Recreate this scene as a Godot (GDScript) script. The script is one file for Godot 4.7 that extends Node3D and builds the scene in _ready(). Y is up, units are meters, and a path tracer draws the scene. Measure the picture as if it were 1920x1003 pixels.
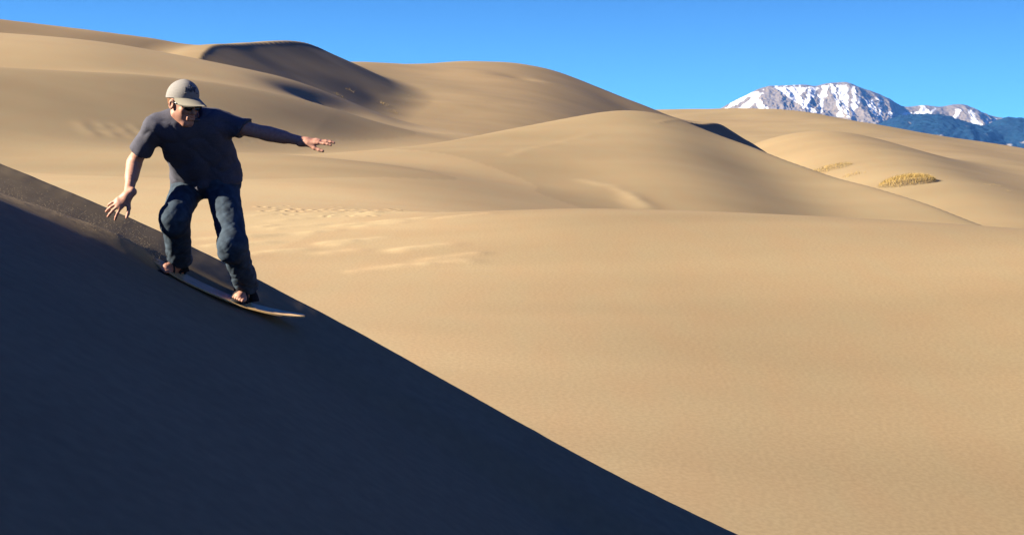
extends Node3D

# A rider on a wooden board crosses the shaded slip face of a dune; lit dunes and a snowy mountain lie behind.
# Metres; the eye stands 1.7 m above the sand at the origin and looks along -z. "d" is distance in front of it (d = -z).

const EYE := 1.7
const EXPOSE := 4.7
const SUN_HEIGHT := 25.5     # degrees above the horizon
const SUN_BEHIND := 10.0     # degrees that the sun stands behind the camera's left side

var taken := {}
var fold := FastNoiseLite.new()
var rng := RandomNumberGenerator.new()
var M := {}

# ------------------------------------------------------------------ helpers
func numbered(called: String) -> String:
	var n: int = taken.get(called, 0)
	taken[called] = n + 1
	return called if n == 0 else "%s_%03d" % [called, n]

func lin(r: float, g: float, b: float) -> Color:
	return Color(r, g, b).linear_to_srgb()

func tag(o: Node, label: String, category := "", group := "", kind := "") -> void:
	if label: o.set_meta("label", label)
	if category: o.set_meta("category", category)
	if group: o.set_meta("group", group)
	if kind: o.set_meta("kind", kind)

func part(called: String, mesh: Mesh, m: Material, parent: Node3D = null, at := Vector3.ZERO) -> MeshInstance3D:
	var o := MeshInstance3D.new()
	o.name = numbered(called) if parent == null else called
	o.mesh = mesh
	o.material_override = m
	o.position = at
	if parent: parent.add_child(o, true)
	else: add_child(o, true)
	return o

func thing(called: String, at: Vector3) -> Node3D:
	var o := Node3D.new()
	o.name = numbered(called)
	o.position = at
	add_child(o, true)
	return o

func mat(c: Color, rough := 0.8, tex: Texture2D = null, scale := 1.0) -> StandardMaterial3D:
	var m := StandardMaterial3D.new()
	m.albedo_color = c
	m.roughness = rough
	m.metallic_specular = 0.35
	if tex:
		m.albedo_texture = tex
		m.uv1_triplanar = true
		m.uv1_scale = Vector3.ONE * scale
	return m

func noise_tex(sd: int, freq: float, oct: int, lo: Color, hi: Color, size := 512, kind := FastNoiseLite.TYPE_SIMPLEX_SMOOTH) -> NoiseTexture2D:
	var n := FastNoiseLite.new()
	n.seed = sd
	n.noise_type = kind
	n.frequency = freq
	n.fractal_octaves = oct
	var t := NoiseTexture2D.new()
	t.width = size
	t.height = size
	t.seamless = true
	t.noise = n
	var g := Gradient.new()
	g.set_color(0, lo)
	g.set_color(1, hi)
	t.color_ramp = g
	return t

func grid_mesh(pos: PackedVector3Array, col: PackedColorArray, nx: int, ny: int, nrm := PackedVector3Array(), index := PackedInt32Array()) -> ArrayMesh:
	# rows of nx points; rows run away from the eye and columns to the right
	if nrm.is_empty(): nrm = grid_normals(pos, nx, ny)
	if index.is_empty():
		for j in ny - 1:
			for i in nx - 1:
				var a := j * nx + i
				index.append_array(PackedInt32Array([a, a + nx, a + 1, a + 1, a + nx, a + nx + 1]))
	var arr := []
	arr.resize(Mesh.ARRAY_MAX)
	arr[Mesh.ARRAY_VERTEX] = pos
	arr[Mesh.ARRAY_NORMAL] = nrm
	if not col.is_empty(): arr[Mesh.ARRAY_COLOR] = col
	arr[Mesh.ARRAY_INDEX] = index
	var me := ArrayMesh.new()
	me.add_surface_from_arrays(Mesh.PRIMITIVE_TRIANGLES, arr)
	return me

func grid_normals(pos: PackedVector3Array, nx: int, ny: int) -> PackedVector3Array:
	var nrm := PackedVector3Array()
	nrm.resize(pos.size())
	for j in ny:
		for i in nx:
			var a := j * nx + i
			var ex := pos[a + (1 if i < nx - 1 else 0)] - pos[a - (1 if i > 0 else 0)]
			var ez := pos[a + (nx if j < ny - 1 else 0)] - pos[a - (nx if j > 0 else 0)]
			nrm[a] = ex.cross(ez).normalized()
	return nrm

func packed_used(pos: PackedVector3Array, nrm: PackedVector3Array, col: PackedColorArray, tri: PackedInt32Array) -> ArrayMesh:
	var to := PackedInt32Array()
	to.resize(pos.size())
	to.fill(-1)
	var p := PackedVector3Array()
	var n := PackedVector3Array()
	var c := PackedColorArray()
	var ix := PackedInt32Array()
	for v in tri:
		if to[v] < 0:
			to[v] = p.size()
			p.append(pos[v])
			n.append(nrm[v])
			c.append(col[v])
		ix.append(to[v])
	return grid_mesh(p, c, 0, 0, n, ix)

func tube(st: SurfaceTool, path: Array, radii: Array, sides := 8, flat := 1.0, up := Vector3.UP) -> void:
	# a closed tube along path; "flat" squashes it along "up"
	var rings := []
	for i in path.size():
		var t: Vector3 = (path[mini(i + 1, path.size() - 1)] - path[maxi(i - 1, 0)]).normalized()
		var s := t.cross(up).normalized()
		var u := s.cross(t).normalized()
		var ring := []
		for k in sides:
			var a := TAU * k / sides
			ring.append(path[i] + (s * cos(a) + u * sin(a) * flat) * radii[i])
		rings.append(ring)
	for i in path.size() - 1:
		for k in sides:
			var l := (k + 1) % sides
			for v in [rings[i][k], rings[i][l], rings[i + 1][k], rings[i][l], rings[i + 1][l], rings[i + 1][k]]: st.add_vertex(v)
	for e in [0, path.size() - 1]:
		var r: Array = rings[e]
		for k in range(1, sides - 1):
			for v in ([r[0], r[k + 1], r[k]] if e == 0 else [r[0], r[k], r[k + 1]]): st.add_vertex(v)

func begin() -> SurfaceTool:
	var st := SurfaceTool.new()
	st.begin(Mesh.PRIMITIVE_TRIANGLES)
	st.set_smooth_group(0)
	return st

func finish(st: SurfaceTool) -> ArrayMesh:
	st.index()
	st.generate_normals()
	return st.commit()

# ------------------------------------------------------------------ bodies: a distance field meshed as surface nets
class Field:
	var lo: Vector3
	var cell: float
	var nx: int
	var ny: int
	var nz: int
	var f := PackedFloat32Array()

	func _init(a: Vector3, b: Vector3, c: float) -> void:
		lo = a
		cell = c
		nx = int((b.x - a.x) / c) + 2
		ny = int((b.y - a.y) / c) + 2
		nz = int((b.z - a.z) / c) + 2
		f.resize(nx * ny * nz)
		f.fill(9.0)

	func span(a: float, b: float, l: float, n: int) -> Vector2i:
		return Vector2i(clampi(int((a - l) / cell), 0, n - 1), clampi(int((b - l) / cell) + 1, 0, n - 1))

	func cap(a: Vector3, b: Vector3, ra: float, rb: float, k := 0.02) -> void:
		var m := maxf(ra, rb) + 3.0 * cell + k
		var sx := span(minf(a.x, b.x) - m, maxf(a.x, b.x) + m, lo.x, nx)
		var sy := span(minf(a.y, b.y) - m, maxf(a.y, b.y) + m, lo.y, ny)
		var sz := span(minf(a.z, b.z) - m, maxf(a.z, b.z) + m, lo.z, nz)
		var ab := b - a
		var l2 := maxf(ab.length_squared(), 1e-9)
		var dr := rb - ra
		for z in range(sz.x, sz.y + 1):
			for y in range(sy.x, sy.y + 1):
				var at := (z * ny + y) * nx
				for x in range(sx.x, sx.y + 1):
					var p := lo + Vector3(x, y, z) * cell - a
					var t := clampf(p.dot(ab) / l2, 0.0, 1.0)
					var d := (p - ab * t).length() - ra - dr * t
					var o := f[at + x]
					var h := k - absf(o - d)
					f[at + x] = minf(o, d) - (h * h / (4.0 * k) if h > 0.0 else 0.0)

	func egg(c: Vector3, basis: Basis, r: Vector3, k := 0.02, cut := false) -> void:
		var m := maxf(r.x, maxf(r.y, r.z)) + 3.0 * cell + k
		var sx := span(c.x - m, c.x + m, lo.x, nx)
		var sy := span(c.y - m, c.y + m, lo.y, ny)
		var sz := span(c.z - m, c.z + m, lo.z, nz)
		var inv := basis.transposed()
		var least := minf(r.x, minf(r.y, r.z))
		for z in range(sz.x, sz.y + 1):
			for y in range(sy.x, sy.y + 1):
				var at := (z * ny + y) * nx
				for x in range(sx.x, sx.y + 1):
					var q := (inv * (lo + Vector3(x, y, z) * cell - c)) / r
					var l := q.length()
					var d := (l - 1.0) * least if l < 1.0 else (l - 1.0) * l / maxf((q / r).length(), 1e-6)
					var o := f[at + x]
					if cut:
						d = -d
						var g := k - absf(o - d)
						f[at + x] = maxf(o, d) + (g * g / (4.0 * k) if g > 0.0 else 0.0)
					else:
						var h := k - absf(o - d)
						f[at + x] = minf(o, d) - (h * h / (4.0 * k) if h > 0.0 else 0.0)

	func plane(c: Vector3, n: Vector3, reach: float) -> void:
		# takes away what lies beyond c along n, within reach of c
		n = n.normalized()
		var sx := span(c.x - reach, c.x + reach, lo.x, nx)
		var sy := span(c.y - reach, c.y + reach, lo.y, ny)
		var sz := span(c.z - reach, c.z + reach, lo.z, nz)
		for z in range(sz.x, sz.y + 1):
			for y in range(sy.x, sy.y + 1):
				var at := (z * ny + y) * nx
				for x in range(sx.x, sx.y + 1):
					var p := lo + Vector3(x, y, z) * cell - c
					if p.length_squared() < reach * reach:
						f[at + x] = maxf(f[at + x], p.dot(n))

	func nets(base: Vector3, pos: PackedVector3Array, ix: PackedInt32Array) -> Array:
		var first := PackedInt32Array()
		first.resize(f.size())
		first.fill(-1)
		var far := 2.5 * cell
		var sxy := nx * ny
		var off := [0, 1, nx, nx + 1, sxy, sxy + 1, sxy + nx, sxy + nx + 1]
		var edges := [0, 1, 2, 3, 4, 5, 6, 7, 0, 2, 1, 3, 4, 6, 5, 7, 0, 4, 1, 5, 2, 6, 3, 7]
		var v := PackedFloat32Array()
		v.resize(8)
		for z in nz - 1:
			for y in ny - 1:
				var at := (z * ny + y) * nx
				for x in nx - 1:
					var o := at + x
					if absf(f[o]) > far: continue
					var neg := 0
					for c in 8:
						v[c] = f[o + off[c]]
						if v[c] < 0.0: neg += 1
					if neg == 0 or neg == 8: continue
					var sum := Vector3.ZERO
					var n := 0
					for e in 12:
						var a: int = edges[e * 2]
						var b: int = edges[e * 2 + 1]
						if (v[a] < 0.0) != (v[b] < 0.0):
							var t := v[a] / (v[a] - v[b])
							sum += Vector3(a & 1, (a >> 1) & 1, a >> 2).lerp(Vector3(b & 1, (b >> 1) & 1, b >> 2), t)
							n += 1
					first[o] = pos.size()
					pos.append(lo + (Vector3(x, y, z) + sum / n) * cell - base)
		for z in range(1, nz - 1):
			for y in range(1, ny - 1):
				var at := (z * ny + y) * nx
				for x in range(1, nx - 1):
					var o := at + x
					if first[o] < 0: continue
					var in0 := f[o] < 0.0
					if in0 != (f[o + 1] < 0.0): quad(ix, first, o, o - nx, o - nx - sxy, o - sxy, in0)
					if in0 != (f[o + nx] < 0.0): quad(ix, first, o, o - sxy, o - sxy - 1, o - 1, in0)
					if in0 != (f[o + sxy] < 0.0): quad(ix, first, o, o - 1, o - 1 - nx, o - nx, in0)
		return [pos, ix]

	func quad(ix: PackedInt32Array, first: PackedInt32Array, a: int, b: int, c: int, d: int, inward: bool) -> void:
		var p := first[a]
		var q := first[b]
		var r := first[c]
		var s := first[d]
		if mini(mini(p, q), mini(r, s)) < 0: return
		ix.append_array(PackedInt32Array([p, q, r, p, r, s]) if inward else PackedInt32Array([p, r, q, p, s, r]))

func net_normals(pos: PackedVector3Array, ix: PackedInt32Array) -> PackedVector3Array:
	var n := PackedVector3Array()
	n.resize(pos.size())
	for t in range(0, ix.size(), 3):
		var a := pos[ix[t]]
		var g := (pos[ix[t + 2]] - a).cross(pos[ix[t + 1]] - a)
		for k in 3: n[ix[t + k]] += g
	for i in n.size(): n[i] = n[i].normalized()
	return n

func net_mesh(pos: PackedVector3Array, ix: PackedInt32Array, cloth := "") -> ArrayMesh:
	var n := net_normals(pos, ix)
	if cloth:
		for i in pos.size(): pos[i] += n[i] * (shirt_push(pos[i]) if cloth == "shirt" else jean_push(pos[i]))
		n = net_normals(pos, ix)
	return grid_mesh(pos, PackedColorArray(), 0, 0, n, ix)

# ------------------------------------------------------------------ terrain
const LUT_LO := -320.0
const LUT_STEP := 0.25
const LUT_N := 2561
const T_MOST := 1.0

func spline(pts: Array, from: int, to: int, x: float) -> float:
	# Hermite through (pts[i][from], pts[i][to]), straight beyond the ends
	var n := pts.size()
	var i := 0
	while i < n - 2 and x > pts[i + 1][from]: i += 1
	var x0: float = pts[i][from]
	var x1: float = pts[i + 1][from]
	var y0: float = pts[i][to]
	var y1: float = pts[i + 1][to]
	var h := x1 - x0
	var s := (y1 - y0) / h
	var m0 := s
	var m1 := s
	if i > 0:
		var hp: float = x0 - pts[i - 1][from]
		m0 = ((y0 - pts[i - 1][to]) / hp * h + s * hp) / (h + hp)
	if i < n - 2:
		var hn: float = pts[i + 2][from] - x1
		m1 = ((pts[i + 2][to] - y1) / hn * h + s * hn) / (h + hn)
	var t := (x - x0) / h
	if t < 0.0: return y0 + t * h * m0
	if t > 1.0: return y1 + (t - 1.0) * h * m1
	var t2 := t * t
	var t3 := t2 * t
	return (2 * t3 - 3 * t2 + 1) * y0 + (t3 - 2 * t2 + t) * h * m0 + (3 * t2 - 2 * t3) * y1 + (t3 - t2) * h * m1

func smoothed(y: PackedFloat32Array, sigma: float) -> PackedFloat32Array:
	# three box passes stand in for a Gaussian
	var r := int(sigma / LUT_STEP)
	for pass_ in 3:
		var out := PackedFloat32Array()
		out.resize(y.size())
		var sum := 0.0
		for i in range(-r, r + 1): sum += y[clampi(i, 0, y.size() - 1)]
		for i in y.size():
			out[i] = sum / (2 * r + 1)
			sum += y[mini(i + r + 1, y.size() - 1)] - y[maxi(i - r, 0)]
		y = out
	return y

func look(y: PackedFloat32Array, x: float) -> float:
	var p := clampf((x - LUT_LO) / LUT_STEP, 0.0, LUT_N - 1.01)
	var i := int(p)
	return lerpf(y[i], y[i + 1], p - i)

class Dune:
	var slope0: float
	var slope1: float
	var width: float
	var back: float
	var fillet: float
	var crest: PackedFloat32Array
	var dist: PackedFloat32Array

var dunes: Array[Dune] = []
var slips := []
var swell := FastNoiseLite.new()

func dune(slopes: Vector2, width: float, back: float, sigma: float, fillet: float, pts: Array) -> void:
	# a crest line given as (x, height, distance), with the slope of its front and back and the width of its rounded top
	var q := Dune.new()
	q.slope0 = slopes.x
	q.slope1 = slopes.y
	q.width = width
	q.back = back
	q.fillet = fillet
	q.crest.resize(LUT_N)
	q.dist.resize(LUT_N)
	for i in LUT_N:
		var x := LUT_LO + i * LUT_STEP
		q.crest[i] = spline(pts, 0, 1, x)
		q.dist[i] = spline(pts, 0, 2, x)
	q.crest = smoothed(q.crest, sigma)
	q.dist = smoothed(q.dist, sigma * 1.2)
	dunes.append(q)

var owner_ := 0

func dune_height(x: float, d: float) -> float:
	var r0 := (x + 2.0)
	var fl := .0 + .046 * (d - 33.0) - .15 * (r0 + sqrt(r0 * r0 + 60.0)) * .5 - .06 * maxf(25.0 - d, 0.0)
	var h := minf(fl, 2.0 + .02 * d)
	owner_ = 0
	var share := clampf((x + 45.0) / 30.0, 0.0, 1.0)
	for i in dunes.size():
		var q := dunes[i]
		var r := look(q.dist, x) - d
		var g := look(q.crest, x) - (lerpf(q.slope0, q.slope1, share) if r > 0.0 else q.back) * (sqrt(r * r + q.width * q.width) - q.width)
		if g > h: owner_ = i + 1
		var e := q.fillet - absf(h - g)
		h = maxf(h, g) + (e * e / (4.0 * q.fillet) if e > 0.0 else 0.0)
	for i in slips.size():
		var s: Array = slips[i]
		var pts: Array = s[0]
		var d0: float = pts[0][2]
		var d1: float = pts[-1][2]
		if d < d0 - 40.0 or d > d1 + 60.0: continue
		var hc := spline(pts, 2, 1, clampf(d, d0, d1)) - .4 * maxf(d0 - d, 0.0) - .4 * maxf(d - d1, 0.0)
		var w := x - spline(pts, 2, 0, d)
		var g: float = hc - (s[5] * w + (.64 - s[5]) * s[6] * (1.0 - exp(-w / s[6])) if w > 0.0 else s[1] * (sqrt(w * w + s[2] * s[2]) - s[2]))
		if g > h: owner_ = s[4]
		var e: float = s[3] - absf(h - g)
		h = maxf(h, g) + (e * e / (4.0 * s[3]) if e > 0.0 else 0.0)
	# slow swells, larger far away
	h += swell.get_noise_2d(x * .4, d * .6) * clampf((d - 14.0) * .009, 0.02, .5)
	return h

# the near dune, whose shaded face the rider crosses
var ridge := PackedFloat32Array()
var rough := FastNoiseLite.new()

func near_height(x: float, d: float) -> float:
	var h := look(ridge, x)
	var s := 8.0 - d
	if s >= -.1:
		# the slope steepens below the scar of the ride, so that the lip above it still catches the sun
		var t := maxf(s, 0.0)
		var edge := clampf(.14 * (-2.1 - x), 0.0, .3)
		h -= .165 * (1.0 - exp(-t / .6)) + .008 * s + clampf(.075 * (x + 1.9), -.11, .16) * smoothstep(.50 + edge * .9, 1.0 + edge, t)
	if d > 8.0:
		var r := d - 8.0
		h -= .66 * (sqrt(r * r + .12 * .12) - .12)
	return h

func scar(x: float) -> float:
	return 7.43 + .015 * sin(x * 2.3) - clampf(-2.2 - x, 0.0, 2.0) * .10

func near_detail(x: float, d: float) -> float:
	if d > 8.4 or d < 1.0: return 0.0
	var k := rough.get_noise_2d(x * 1.6, d * 3.0) * .003 + rough.get_noise_2d(x * 9.0 + 40.0, d * 14.0) * .0005
	# the scar of the ride: a low bank of thrown sand above a sharp lower edge
	var td := scar(x)
	if x < -2.0:
		var w := d - td
		var amount := smoothstep(-2.0, -2.15, x)
		# thrown sand piles up towards the board's tail
		var pile := .012 + .09 * pow(clampf((x + 3.9) / 1.75, 0.0, 1.0), 2.3) * smoothstep(-1.96, -2.5, x)
		k += amount * exp(-w * w / (.0022 + .004 * clampf(-2.0 - x, 0.0, 2.0))) * (pile + rough.get_noise_2d(x * 5.0, d * 12.0) * .005 + rough.get_noise_2d(x * 26.0, d * 30.0) * .001)
	k += rough.get_noise_2d(x * 8.0, 3.0) * .003 * exp(-pow((d - 8.0) / .16, 2.0))
	# the board presses a shallow groove
	k -= .034 * smoothstep(-2.3, -2.1, x) * smoothstep(-1.5, -1.8, x) * smoothstep(.22, .1, absf(d - 7.46))
	return k

func ground_at(x: float, d: float) -> float:
	return dune_height(x, d)

func build_dunes() -> void:
	swell.seed = 11
	swell.frequency = .045
	swell.fractal_octaves = 3
	swell.fractal_gain = .42
	dune(Vector2(0.22, 0.22), 8.0, 0.25, 2.0, 1.6, [[-34.25, -6.02, 42.0], [-15.76, -2.33, 42.0], [-10.58, -1.04, 45.0], [-7.83, -0.22, 45.0], [-5.09, 0.53, 45.0], [-1.93, 1.18, 44.5], [0.76, 1.39, 44.0], [6.28, 1.33, 42.5], [11.26, 1.12, 40.5], [15.86, 0.89, 38.0], [19.41, 0.61, 36.0], [31.21, 0.03, 32.0]])
	dune(Vector2(0.26, 0.2), 4.0, 0.22, 2.0, 1.0, [[-90.44, 7.76, 85.0], [-43.64, 6.20, 80.0], [-32.01, 5.43, 77.0], [-23.71, 5.14, 75.0], [-16.13, 4.64, 73.0], [-9.85, 4.00, 71.0], [-6.68, 3.55, 70.0], [-2.95, 2.82, 68.0], [0.00, 2.16, 67.0], [4.01, 1.27, 66.0], [12.63, -0.59, 66.0], [64.96, -13.36, 66.0]])
	dune(Vector2(0.2, 0.2), 2.2, 0.3, 2.2, 1.2, [[-65.08, -9.48, 80.0], [-21.77, 2.03, 76.0], [-13.88, 3.71, 80.0], [-11.51, 4.32, 83.0], [-7.63, 5.20, 88.0], [-3.62, 6.45, 93.0], [0.00, 7.44, 97.0], [3.50, 8.29, 101.0], [6.75, 8.98, 104.0], [10.64, 9.51, 107.0], [12.96, 9.14, 107.0], [14.91, 8.25, 106.0], [17.41, 6.48, 100.5], [19.55, 5.20, 94.0], [23.32, 3.30, 84.0], [25.73, 1.57, 75.0], [27.09, 0.30, 68.5], [28.06, -0.99, 62.0], [59.06, -11.99, 60.0]])
	dune(Vector2(0.1, 0.1), 3.0, 0.1, 3.0, 1.5, [[-125.37, 13.41, 118.0], [-64.31, 10.11, 118.0], [-49.02, 9.04, 118.0], [-33.71, 8.64, 118.0], [-23.50, 8.28, 118.0], [-13.28, 7.98, 118.0], [-3.07, 7.72, 118.0], [7.16, 5.79, 118.0], [27.69, -0.35, 118.0], [116.15, -25.22, 118.0]])
	dune(Vector2(0.36, 0.24), 8.0, 0.3, 2.0, 1.5, [[-124.78, 23.99, 118.0], [-64.05, 18.96, 118.0], [-48.83, 17.85, 118.0], [-41.21, 17.04, 118.0], [-34.61, 16.19, 118.0], [-27.22, 14.93, 119.0], [-23.83, 14.32, 120.0], [-20.90, 13.76, 121.0], [-18.00, 12.80, 122.5], [-14.48, 11.39, 124.0], [-10.82, 9.96, 125.0], [-7.09, 9.27, 126.0], [-3.30, 8.67, 127.0], [2.20, 7.47, 127.0], [24.27, 0.60, 127.0], [125.00, -27.28, 127.0]])
	dune(Vector2(0.4, 0.34), 5.0, 0.3, 2.5, 2.5, [[-84.82, 12.72, 80.0], [-46.76, 11.48, 86.0], [-38.13, 11.73, 92.0], [-33.22, 11.69, 95.0], [-28.78, 11.59, 98.0], [-23.13, 11.03, 101.0], [-17.98, 10.23, 104.0], [-13.76, 9.16, 106.0], [-9.35, 7.68, 108.0], [-2.81, 4.97, 108.0], [106.30, -22.94, 108.0]])
	dune(Vector2(0.3, 0.3), 5.0, 0.3, 2.0, 1.5, [[-142.65, 28.92, 135.0], [-75.95, 23.97, 140.0], [-59.97, 23.16, 145.0], [-54.85, 22.72, 148.0], [-49.14, 22.17, 150.0], [-45.52, 21.86, 153.0], [-42.05, 21.72, 156.0], [-39.28, 20.84, 157.0], [-35.69, 19.18, 159.0], [-30.42, 16.20, 160.0], [-18.03, 7.24, 160.0], [157.48, -34.81, 160.0]])
	dune(Vector2(0.2, 0.2), 10.0, 0.3, 4.0, 1.5, [[-228.38, 23.95, 215.0], [-51.97, 25.06, 215.0], [-34.49, 26.67, 222.0], [-26.48, 28.35, 236.0], [-17.27, 29.39, 250.0], [-6.84, 31.51, 264.0], [2.98, 32.51, 276.0], [8.34, 31.45, 276.0], [16.33, 27.56, 270.0], [21.76, 24.57, 265.0], [28.67, 21.35, 260.0], [39.89, 16.09, 256.0], [69.50, -0.47, 250.0], [246.07, -55.34, 250.0]])
	dune(Vector2(0.135, 0.135), 7.0, 0.3, 6.0, 3, [[-260.33, -43.03, 320.0], [-8.32, 12.78, 320.0], [26.30, 24.92, 320.0], [35.29, 25.88, 320.0], [46.32, 25.37, 315.0], [58.99, 25.13, 310.0], [67.47, 23.98, 300.0], [75.27, 21.87, 290.0], [80.93, 18.58, 275.0], [84.89, 16.48, 265.0], [88.68, 14.98, 256.0], [93.44, 13.50, 248.0], [97.74, 11.46, 235.0], [112.90, 7.16, 210.0], [194.38, 4.30, 200.0]])
	dune(Vector2(0.2, 0.2), 10.0, 0.2, 4.0, 3, [[-138.94, -37.09, 170.0], [17.92, 2.45, 172.0], [28.33, 7.66, 172.0], [34.26, 10.33, 172.0], [38.72, 11.37, 172.0], [43.18, 11.88, 172.0], [46.16, 11.66, 172.0], [50.06, 10.37, 170.0], [55.32, 8.60, 168.0], [64.08, 4.94, 166.0], [157.48, -34.81, 160.0]])
	slips.append([[[-35.03, 18.59, 140.0], [-35.90, 20.76, 150.0], [-35.21, 21.78, 157.0], [-34.15, 22.94, 165.0], [-32.63, 24.07, 172.0], [-31.05, 25.03, 180.0], [-30.00, 25.42, 188.0], [-28.31, 25.38, 205.0], [-25.65, 24.75, 220.0], [-23.25, 24.42, 230.0], [-21.78, 22.93, 240.0]], .25, 6.0, 1.2, 11, .464, .4])
	slips.append([[[11.87, 7.84, 98.0], [14.63, 8.22, 104.0], [16.21, 8.27, 107.0], [18.32, 8.67, 112.0], [22.18, 8.29, 122.0], [28.28, 7.05, 136.0], [30.78, 6.00, 142.0]], .3, 3.0, .3, 12, .64, 1.0])
	# columns fan out from the eye's foot, rows lie closer together near it
	var ts := PackedFloat32Array()
	for i in 30: ts.append(lerpf(-1.5, -.47, i / 30.0))
	for i in 620: ts.append(lerpf(-.47, .47, i / 620.0))
	for i in 31: ts.append(lerpf(.47, 1.5, i / 30.0))
	var ds := PackedFloat32Array()
	var d := 8.6
	while d < 345.0:
		ds.append(d)
		d += .13 if d > 44.0 and d < 62.0 else maxf(.09, d * .0095)
	var nx := ts.size()
	var ny := ds.size()
	var pos := PackedVector3Array()
	var col := PackedColorArray()
	var who := PackedByteArray()
	pos.resize(nx * ny)
	col.resize(nx * ny)
	who.resize(nx * ny)
	var tone := FastNoiseLite.new()
	tone.seed = 5
	tone.frequency = .05
	tone.fractal_octaves = 4
	var streak := FastNoiseLite.new()
	streak.seed = 23
	streak.frequency = .12
	streak.fractal_octaves = 3
	for j in ny:
		d = ds[j]
		for i in nx:
			var x := ts[i] * d
			var h := dune_height(x, d)
			var a := j * nx + i
			pos[a] = Vector3(x, h, -d)
			who[a] = owner_
			# tone of the sand, some sunlight painted in: coarse dark grains on the slopes, pale loose sand in wind streaks
			var k := 1.0 + .09 * tone.get_noise_2d(x, d) + .08 * streak.get_noise_2d(x * .35, d * 1.6)
			if d < 66.0: k += smoothstep(66.0, 50.0, d) * (.30 + .14 * smoothstep(-.1, .4, streak.get_noise_2d(x * .4 - 90.0 + d * .3, d * 1.3))) * smoothstep(2.0, -8.0, x + .2 * (d - 42.0))  # paler loose sand in the hollow, with its sunlight painted in too
			var red := .5 + .5 * tone.get_noise_2d(x * .4 + 300.0, d * .25) + .9 * tone.get_noise_2d(x * 14.0, d * 5.0)
			if owner_ == 8 or owner_ == 7: red += .45
			if owner_ == 4: k += .12  # floor faces the sun: extra brightness painted into its colour
			if owner_ == 5: k += .24 * smoothstep(26.0, 12.0, look(dunes[4].dist, x) - d)  # sunlit band below this crest, painted as a lighter colour
			k *= .7
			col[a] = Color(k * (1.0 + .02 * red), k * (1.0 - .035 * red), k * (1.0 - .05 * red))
	# footprints across the hollow
	for p in [Vector3(-9.85, 48.30, 0.18), Vector3(-9.38, 46.60, 0.16), Vector3(-9.44, 48.10, 0.13), Vector3(-8.86, 46.70, 0.15), Vector3(-8.85, 47.30, 0.21), Vector3(-8.45, 46.70, 0.17), Vector3(-8.48, 47.90, 0.18), Vector3(-8.10, 46.60, 0.14), Vector3(-7.98, 47.50, 0.15), Vector3(-7.64, 47.00, 0.13), Vector3(-7.59, 47.80, 0.18), Vector3(-7.30, 47.10, 0.16), Vector3(-7.22, 48.40, 0.14), Vector3(-6.72, 46.30, 0.20), Vector3(-6.81, 47.90, 0.20), Vector3(-6.39, 46.80, 0.15), Vector3(-6.45, 48.20, 0.14), Vector3(-5.89, 46.60, 0.22), Vector3(-6.02, 48.80, 0.18), Vector3(-5.49, 46.00, 0.19), Vector3(-5.49, 48.50, 0.15), Vector3(-5.09, 46.80, 0.19), Vector3(-5.14, 49.30, 0.20), Vector3(-4.85, 47.90, 0.20), Vector3(-4.80, 50.00, 0.19), Vector3(-4.38, 49.00, 0.20), Vector3(-4.59, 49.50, 0.16), Vector3(-4.18, 47.50, 0.14), Vector3(-5.89, 44.30, 0.13), Vector3(-7.05, 49.60, 0.13), Vector3(-5.04, 44.10, 0.17), Vector3(-6.72, 44.40, 0.12), Vector3(-4.50, 49.50, 0.13), Vector3(-8.24, 45.20, 0.17), Vector3(-8.15, 46.80, 0.12), Vector3(-6.12, 46.60, 0.11), Vector3(-4.18, 48.60, 0.14), Vector3(-9.04, 49.10, 0.12), Vector3(-6.69, 44.70, 0.17), Vector3(-6.26, 47.20, 0.15), Vector3(-4.17, 48.10, 0.16), Vector3(-6.62, 46.40, 0.16)]:
		var fx: float = p.x
		var fd: float = p.y
		var r: float = p.z
		var j0 := ds.bsearch(fd - 3.0 * r)
		var j1 := ds.bsearch(fd + 3.0 * r)
		for j in range(j0, j1):
			var i0 := ts.bsearch((fx - 3.0 * r) / ds[j])
			var i1 := ts.bsearch((fx + 3.0 * r) / ds[j])
			for i in range(i0, i1):
				var a := j * nx + i
				var w := Vector2(pos[a].x - fx, ds[j] - fd).length_squared() / (r * r)
				pos[a].y += r * (-.34 * exp(-w * 1.6) + .13 * exp(-pow(sqrt(w) - 1.35, 2.0) * 5.0))
	# small slides of loose pale sand, wind-cut hollows and streaks: lines of (x, distance), then how many mounds along it, radius, height, paler by
	var marks := []
	for q in [[[[4.22, 72.0], [5.81, 70.5], [6.49, 68.0]], 16, 0.50, 0.012, 0.06], [[[6.49, 68.0], [6.89, 66.1], [7.32, 64.3]], 14, 0.60, 0.028, 0.05], [[[6.09, 66.2], [6.52, 63.9]], 6, 0.45, 0.020, 0.06], [[[-0.07, 79.4], [1.07, 82.6], [3.19, 86.6], [5.90, 90.9]], 26, 0.50, 0.014, 0.03], [[[-27.91, 79.6], [-26.07, 77.0]], 8, 0.50, 0.022, 0.02], [[[-27.07, 80.7], [-25.04, 77.6]], 8, 0.50, 0.022, 0.02], [[[-26.15, 81.2], [-24.27, 78.5]], 8, 0.50, 0.022, 0.02], [[[-25.08, 81.6], [-23.83, 80.0]], 8, 0.50, 0.022, 0.02], [[[0.00, 225.80]], 1, 3.5, -.35, 0.0], [[[2.43, 224.70]], 1, 3.5, -.35, 0.0], [[[-17.44, 168.1], [-12.10, 175.0], [-6.06, 175.1], [3.13, 180.7]], 14, 1.80, 0.050, 0.02], [[[-19.31, 111.7], [-16.77, 114.1], [-14.92, 115.0]], 6, 3.00, -0.250, 0.00]]:
		var pts: Array = q[0]
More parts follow.
